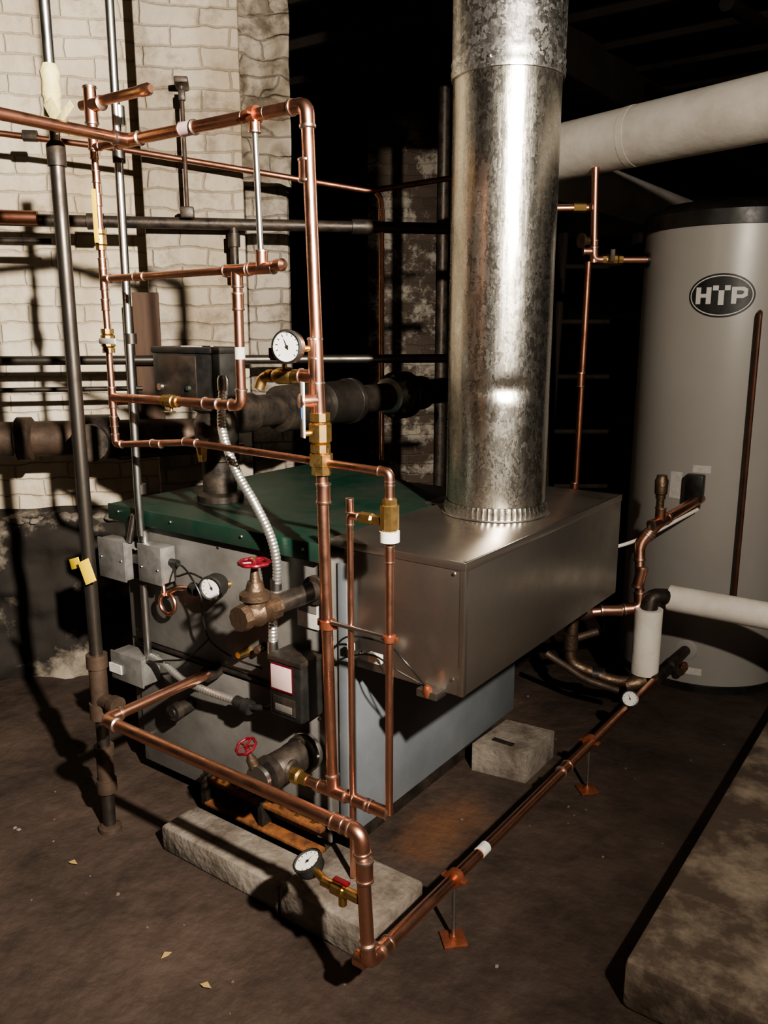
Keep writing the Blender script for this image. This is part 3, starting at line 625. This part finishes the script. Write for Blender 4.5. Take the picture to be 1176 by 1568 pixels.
poly([(.072,h-.013),(.078,h),(.092,h-.008),(.079,h-.018)]); poly([(.079,h-.018),(.092,h-.008),(.092,-.002),(.079,.008)]); poly([(.079,.008),(.092,-.002),(.078,-.010),(.072,.003)])
def patch(a,z,w,h,off,mat):
    vs=[];n=5
    for i in range(n+1): vs+= [onT(a,z,-w/2+w*i/n,-h/2,off),onT(a,z,-w/2+w*i/n,h/2,off)]
    m.add(vs,[[2*i,2*i+2,2*i+3,2*i+1] for i in range(n)],mat)
patch(LA-.05,.945,.07,.03,.001,paper); patch(LA-.33,.87,.05,.11,.0015,paper); patch(LA+.05,.09,.06,.03,.001,paper)
q=onT(LA-.10,.87,off=.02); m.box(q,(.07,.05,.11),black,.006,rz=LA-.1+math.pi/2); q=onT(LA-.10,.80,off=.02); m.box(q,(.05,.04,.03),iron,.004,rz=LA-.1+math.pi/2)
m.lathe(TC+V((.03,-.34,.18)),(0,-1,0),[(0,.050),(.008,.045),(.012,.03)],tankm,24); m.lathe(TC+V((-.28,-.205,1.767)),(-.81,-.586,0),[(0,.03),(.012,.03)],black,16)
q=onT(LA-.07,.10); d=(q-TC); d.z=0; d.normalize()
m.lathe(q-d*.01,d,[(0,.022),(.01,.022),(.012,.012),(.05,.012),(.05,.016),(.07,.016)],bronze,12); m.cyl(q+d*.04,q+d*.04+V((0,0,.03)),.005,brass); m.wheel(q+d*.045+V((.005,0,.035)),(0,0,1),.016)
q2=onT(LA-.20,.10); m.lathe(q2-d*.01,d,[(0,.016),(.04,.014)],bronze,10)
m.build()
m=M("tank_water_piping")
m.copper([(-1.20,3.53,1.767),(-1.39,3.39,1.767),(-1.395,3.37,2.12)],.016)
m.ballvalve((-1.33,3.435,1.767),(.81,.586,0),.013,(0,0,1),iron,.04,(.4,-.9,0)); m.tee((-1.39,3.39,1.80),(0,0,1),(-.8,-.6,0),.014)
m.lathe((-1.405,3.365,1.84),(-.5,-.8,0),[(0,.016),(.03,.016),(.03,.03),(.04,.03)],bronze,12)
m.cyl((-1.42,3.38,0),(-1.41,3.385,1.76),.014,copperd); m.coup((-1.42,3.38,.80),(0,0,1),.014,5,copperd); m.coup((-1.415,3.38,1.28),(0,0,1),.014,4,copperd)
m.cyl((-1.53,3.31,1.97),(-1.41,3.38,1.97),.016,copper); m.lathe((-1.47,3.345,1.97),(.8,.5,0),[(0,.02),(.05,.02)],brass,10); m.cyl((-1.41,3.38,1.97),(-1.395,3.38,1.97),.02,copper)
m.copper([(-.885,3.39,.83),(-.97,3.13,.765),(-1.02,3.09,.68),(-.99,3.05,.44),(-1.16,2.93,.42),(-1.25,2.86,.42)],.019)
m.tee((-.965,3.14,.77),(.2,.6,.1),(0,0,1),.017); m.lathe((-.968,3.135,.80),(0,0,1),[(0,.015),(.06,.015),(.06,.019),(.075,.019),(.08,.024),(.13,.026),(.14,.02),(.15,.02)],bronze,12)
m.coup((-1.0,3.06,.56),(0.12,.15,1),.019,4); m.coup((-1.08,2.985,.43),(.8,.6,0),.019,4)
m.lathe((-1.14,2.94,.422),(-.8,-.6,0),[(0,.022),(.02,.03),(.05,.03),(.05,.024)],bronze,12)
m.tube([(-1.195,2.90,.42),(-1.195,2.88,.22),(-1.03,2.95,.16),(-.95,3.02,.16),(-.95,3.03,.22)],.022,bronze)
m.lathe((-1.195,2.885,.28),(0,0,1),[(0,.028),(.06,.028)],bronze,12); m.lathe((-1.12,2.915,.185),(.8,.5,-.15),[(0,.03),(.05,.03)],iron,12)
m.tube([(-1.27,2.83,.26),(-1.12,2.86,.18),(-1.0,2.9,.15)],.014,ironb); m.cyl((-1.22,2.9,.30),(-1.12,2.97,.34),.015,ironb)
m.lathe((-1.0,2.97,.145),(.6,.4,.2),[(0,.03),(.04,.034),(.08,.03)],bronze,12)
m.lathe((-.895,3.10,.18),(0,1,0),[(0,.022),(.05,.022),(.06,.03),(.1,.03)],iron,14); m.cyl((-.895,3.0,.18),(-.895,3.38,.18),.021,iron)
m.wire([(-.885,3.35,.79),(-.93,3.25,.76),(-1.02,3.14,.70),(-1.12,3.05,.66),(-1.22,2.95,.66),(-1.28,2.80,.70)],.007,insul)
m.tube([(-.728,3.47,.40),(-.728,3.405,.40),(-.732,3.40,1.55),(-.75,3.47,1.555)],.0085,pbr("red_brown_line",(.16,.07,.045),(.08,.04,.03),.5,.5,scale=12))
m.build()
m=M("insulated_branch_pipe")
m.cyl((-.90,3.12,.48),(.9,3.12,.48),.050,insul,28); m.lathe((-.95,3.035,.19),(0,0,1),[(0,.04),(.0,.052),(.26,.052),(.26,.04)],insul,28)
m.tube([(-.95,3.035,.44),(-.95,3.05,.495),(-.88,3.12,.485)],.032,iron,fil=.05)
m.build()
m=M("insulated_steam_main"); a=V((-1.59,3.47,2.215)); b=V((-.75,3.28,2.235)); d=(b-a).normalized(); a2=a-d*.22
m.tube([a2+V((0,3.0,0)),a2,a2+d*3.6],.112,insul,fil=.16,seg=40)
for t in (.55,1.45,2.3): m.lathe(a2+d*t,d,[(0,.112),(.0,.1135),(.03,.1135),(.03,.112)],insul,40)
m.build()
m=M("wooden_ladder")
A=V((-1.52,4.25,1.95)); Bq=V((-1.40,3.85,0)); off=V((-.30,-.22,0))
for o_ in (V((0,0,0)),off): m.barbox(A+o_,Bq+o_,.03,.06,(1,-.5,0),wood)
for i in range(7): q=Bq.lerp(A,(i+.7)/7.3); m.cyl(q,q+off,.012,wood,10)
m.build()
m=M("overhead_pipes")
m.cyl((-1.6,4.6,2.6),(.8,5.0,2.6),.03,iron); m.cyl((-1.0,3.6,2.70),(-.75,5.5,2.72),.03,steelb)
m.build()
m=M("dark_steel_risers"); m.cyl((-2.35,3.75,0.0),(-2.35,3.75,3.04),.03,iron); m.cyl((-2.15,3.9,0.0),(-2.15,3.9,3.04),.02,iron); m.build()

# ------------------------------------------------------------------ floor debris
m=M("floor_debris"); random.seed(12)
for i in range(110):
    x=random.uniform(-2.4,-.6); y=random.uniform(.75,3.0)
    if -2.25<x<-1.0 and 1.35<y<2.65: 
        if not (x>-1.27 and 1.65<y<2.3): continue
    s_=random.uniform(.002,.006); m.rock((x,y,s_*.3),s_,random.choice([stonec,stonec,stonec,conc]))
for x,y in [(-1.30,1.09),(-1.95,1.18),(-1.45,1.10)]:
    a=random.uniform(0,3); d=V((math.cos(a),math.sin(a),0)); e=V((-d.y,d.x,0)); c_=V((x,y,.006)); s_=.016
    m.add([c_-d*s_,c_+e*s_*.5+V((0,0,.006)),c_+d*s_,c_-e*s_*.5+V((0,0,.004))],[[0,1,2,3]],leaf)
m.build()

# ------------------------------------------------------------------ lights
def lamp(name,kind,loc,energy,col,size,target=None,**k):
    l=bpy.data.lights.new(name,kind); l.energy=energy; l.color=col
    l.shadow_soft_size=size
    for a,b in k.items(): setattr(l,a,b)
    o=bpy.data.objects.new(name,l); o.location=loc; bpy.context.collection.objects.link(o)
    if target: o.rotation_euler=(V(target)-V(loc)).to_track_quat('-Z','Y').to_euler()
    return o
lamp("work_light","SPOT",(.975,.17,2.5),1350,(1,.90,.775),.04,(-3.5,1.3,1.15),spot_size=math.radians(88),spot_blend=1.0)
lamp("work_light_fill","POINT",(.975,.17,2.52),300,(1,.895,.765),.04)  # added fill at the work light's position, not a separate bulb
w=bpy.data.worlds.new("world"); scene.world=w; w.use_nodes=True
w.node_tree.nodes["Background"].inputs[0].default_value=(.9,.8,.68,1); w.node_tree.nodes["Background"].inputs[1].default_value=.012
try: scene.view_settings.look='AgX - Medium High Contrast'
except Exception: pass

# ------------------------------------------------------------------ camera
cam=bpy.data.cameras.new("camera"); cam.sensor_fit='VERTICAL'; cam.sensor_height=36; cam.lens=1274/1568*36; cam.clip_start=.05
co=bpy.data.objects.new("camera",cam); co.location=(0,0,1.5); co.rotation_euler=(math.radians(90-12.57),0,math.radians(35.9))
bpy.context.collection.objects.link(co); scene.camera=co
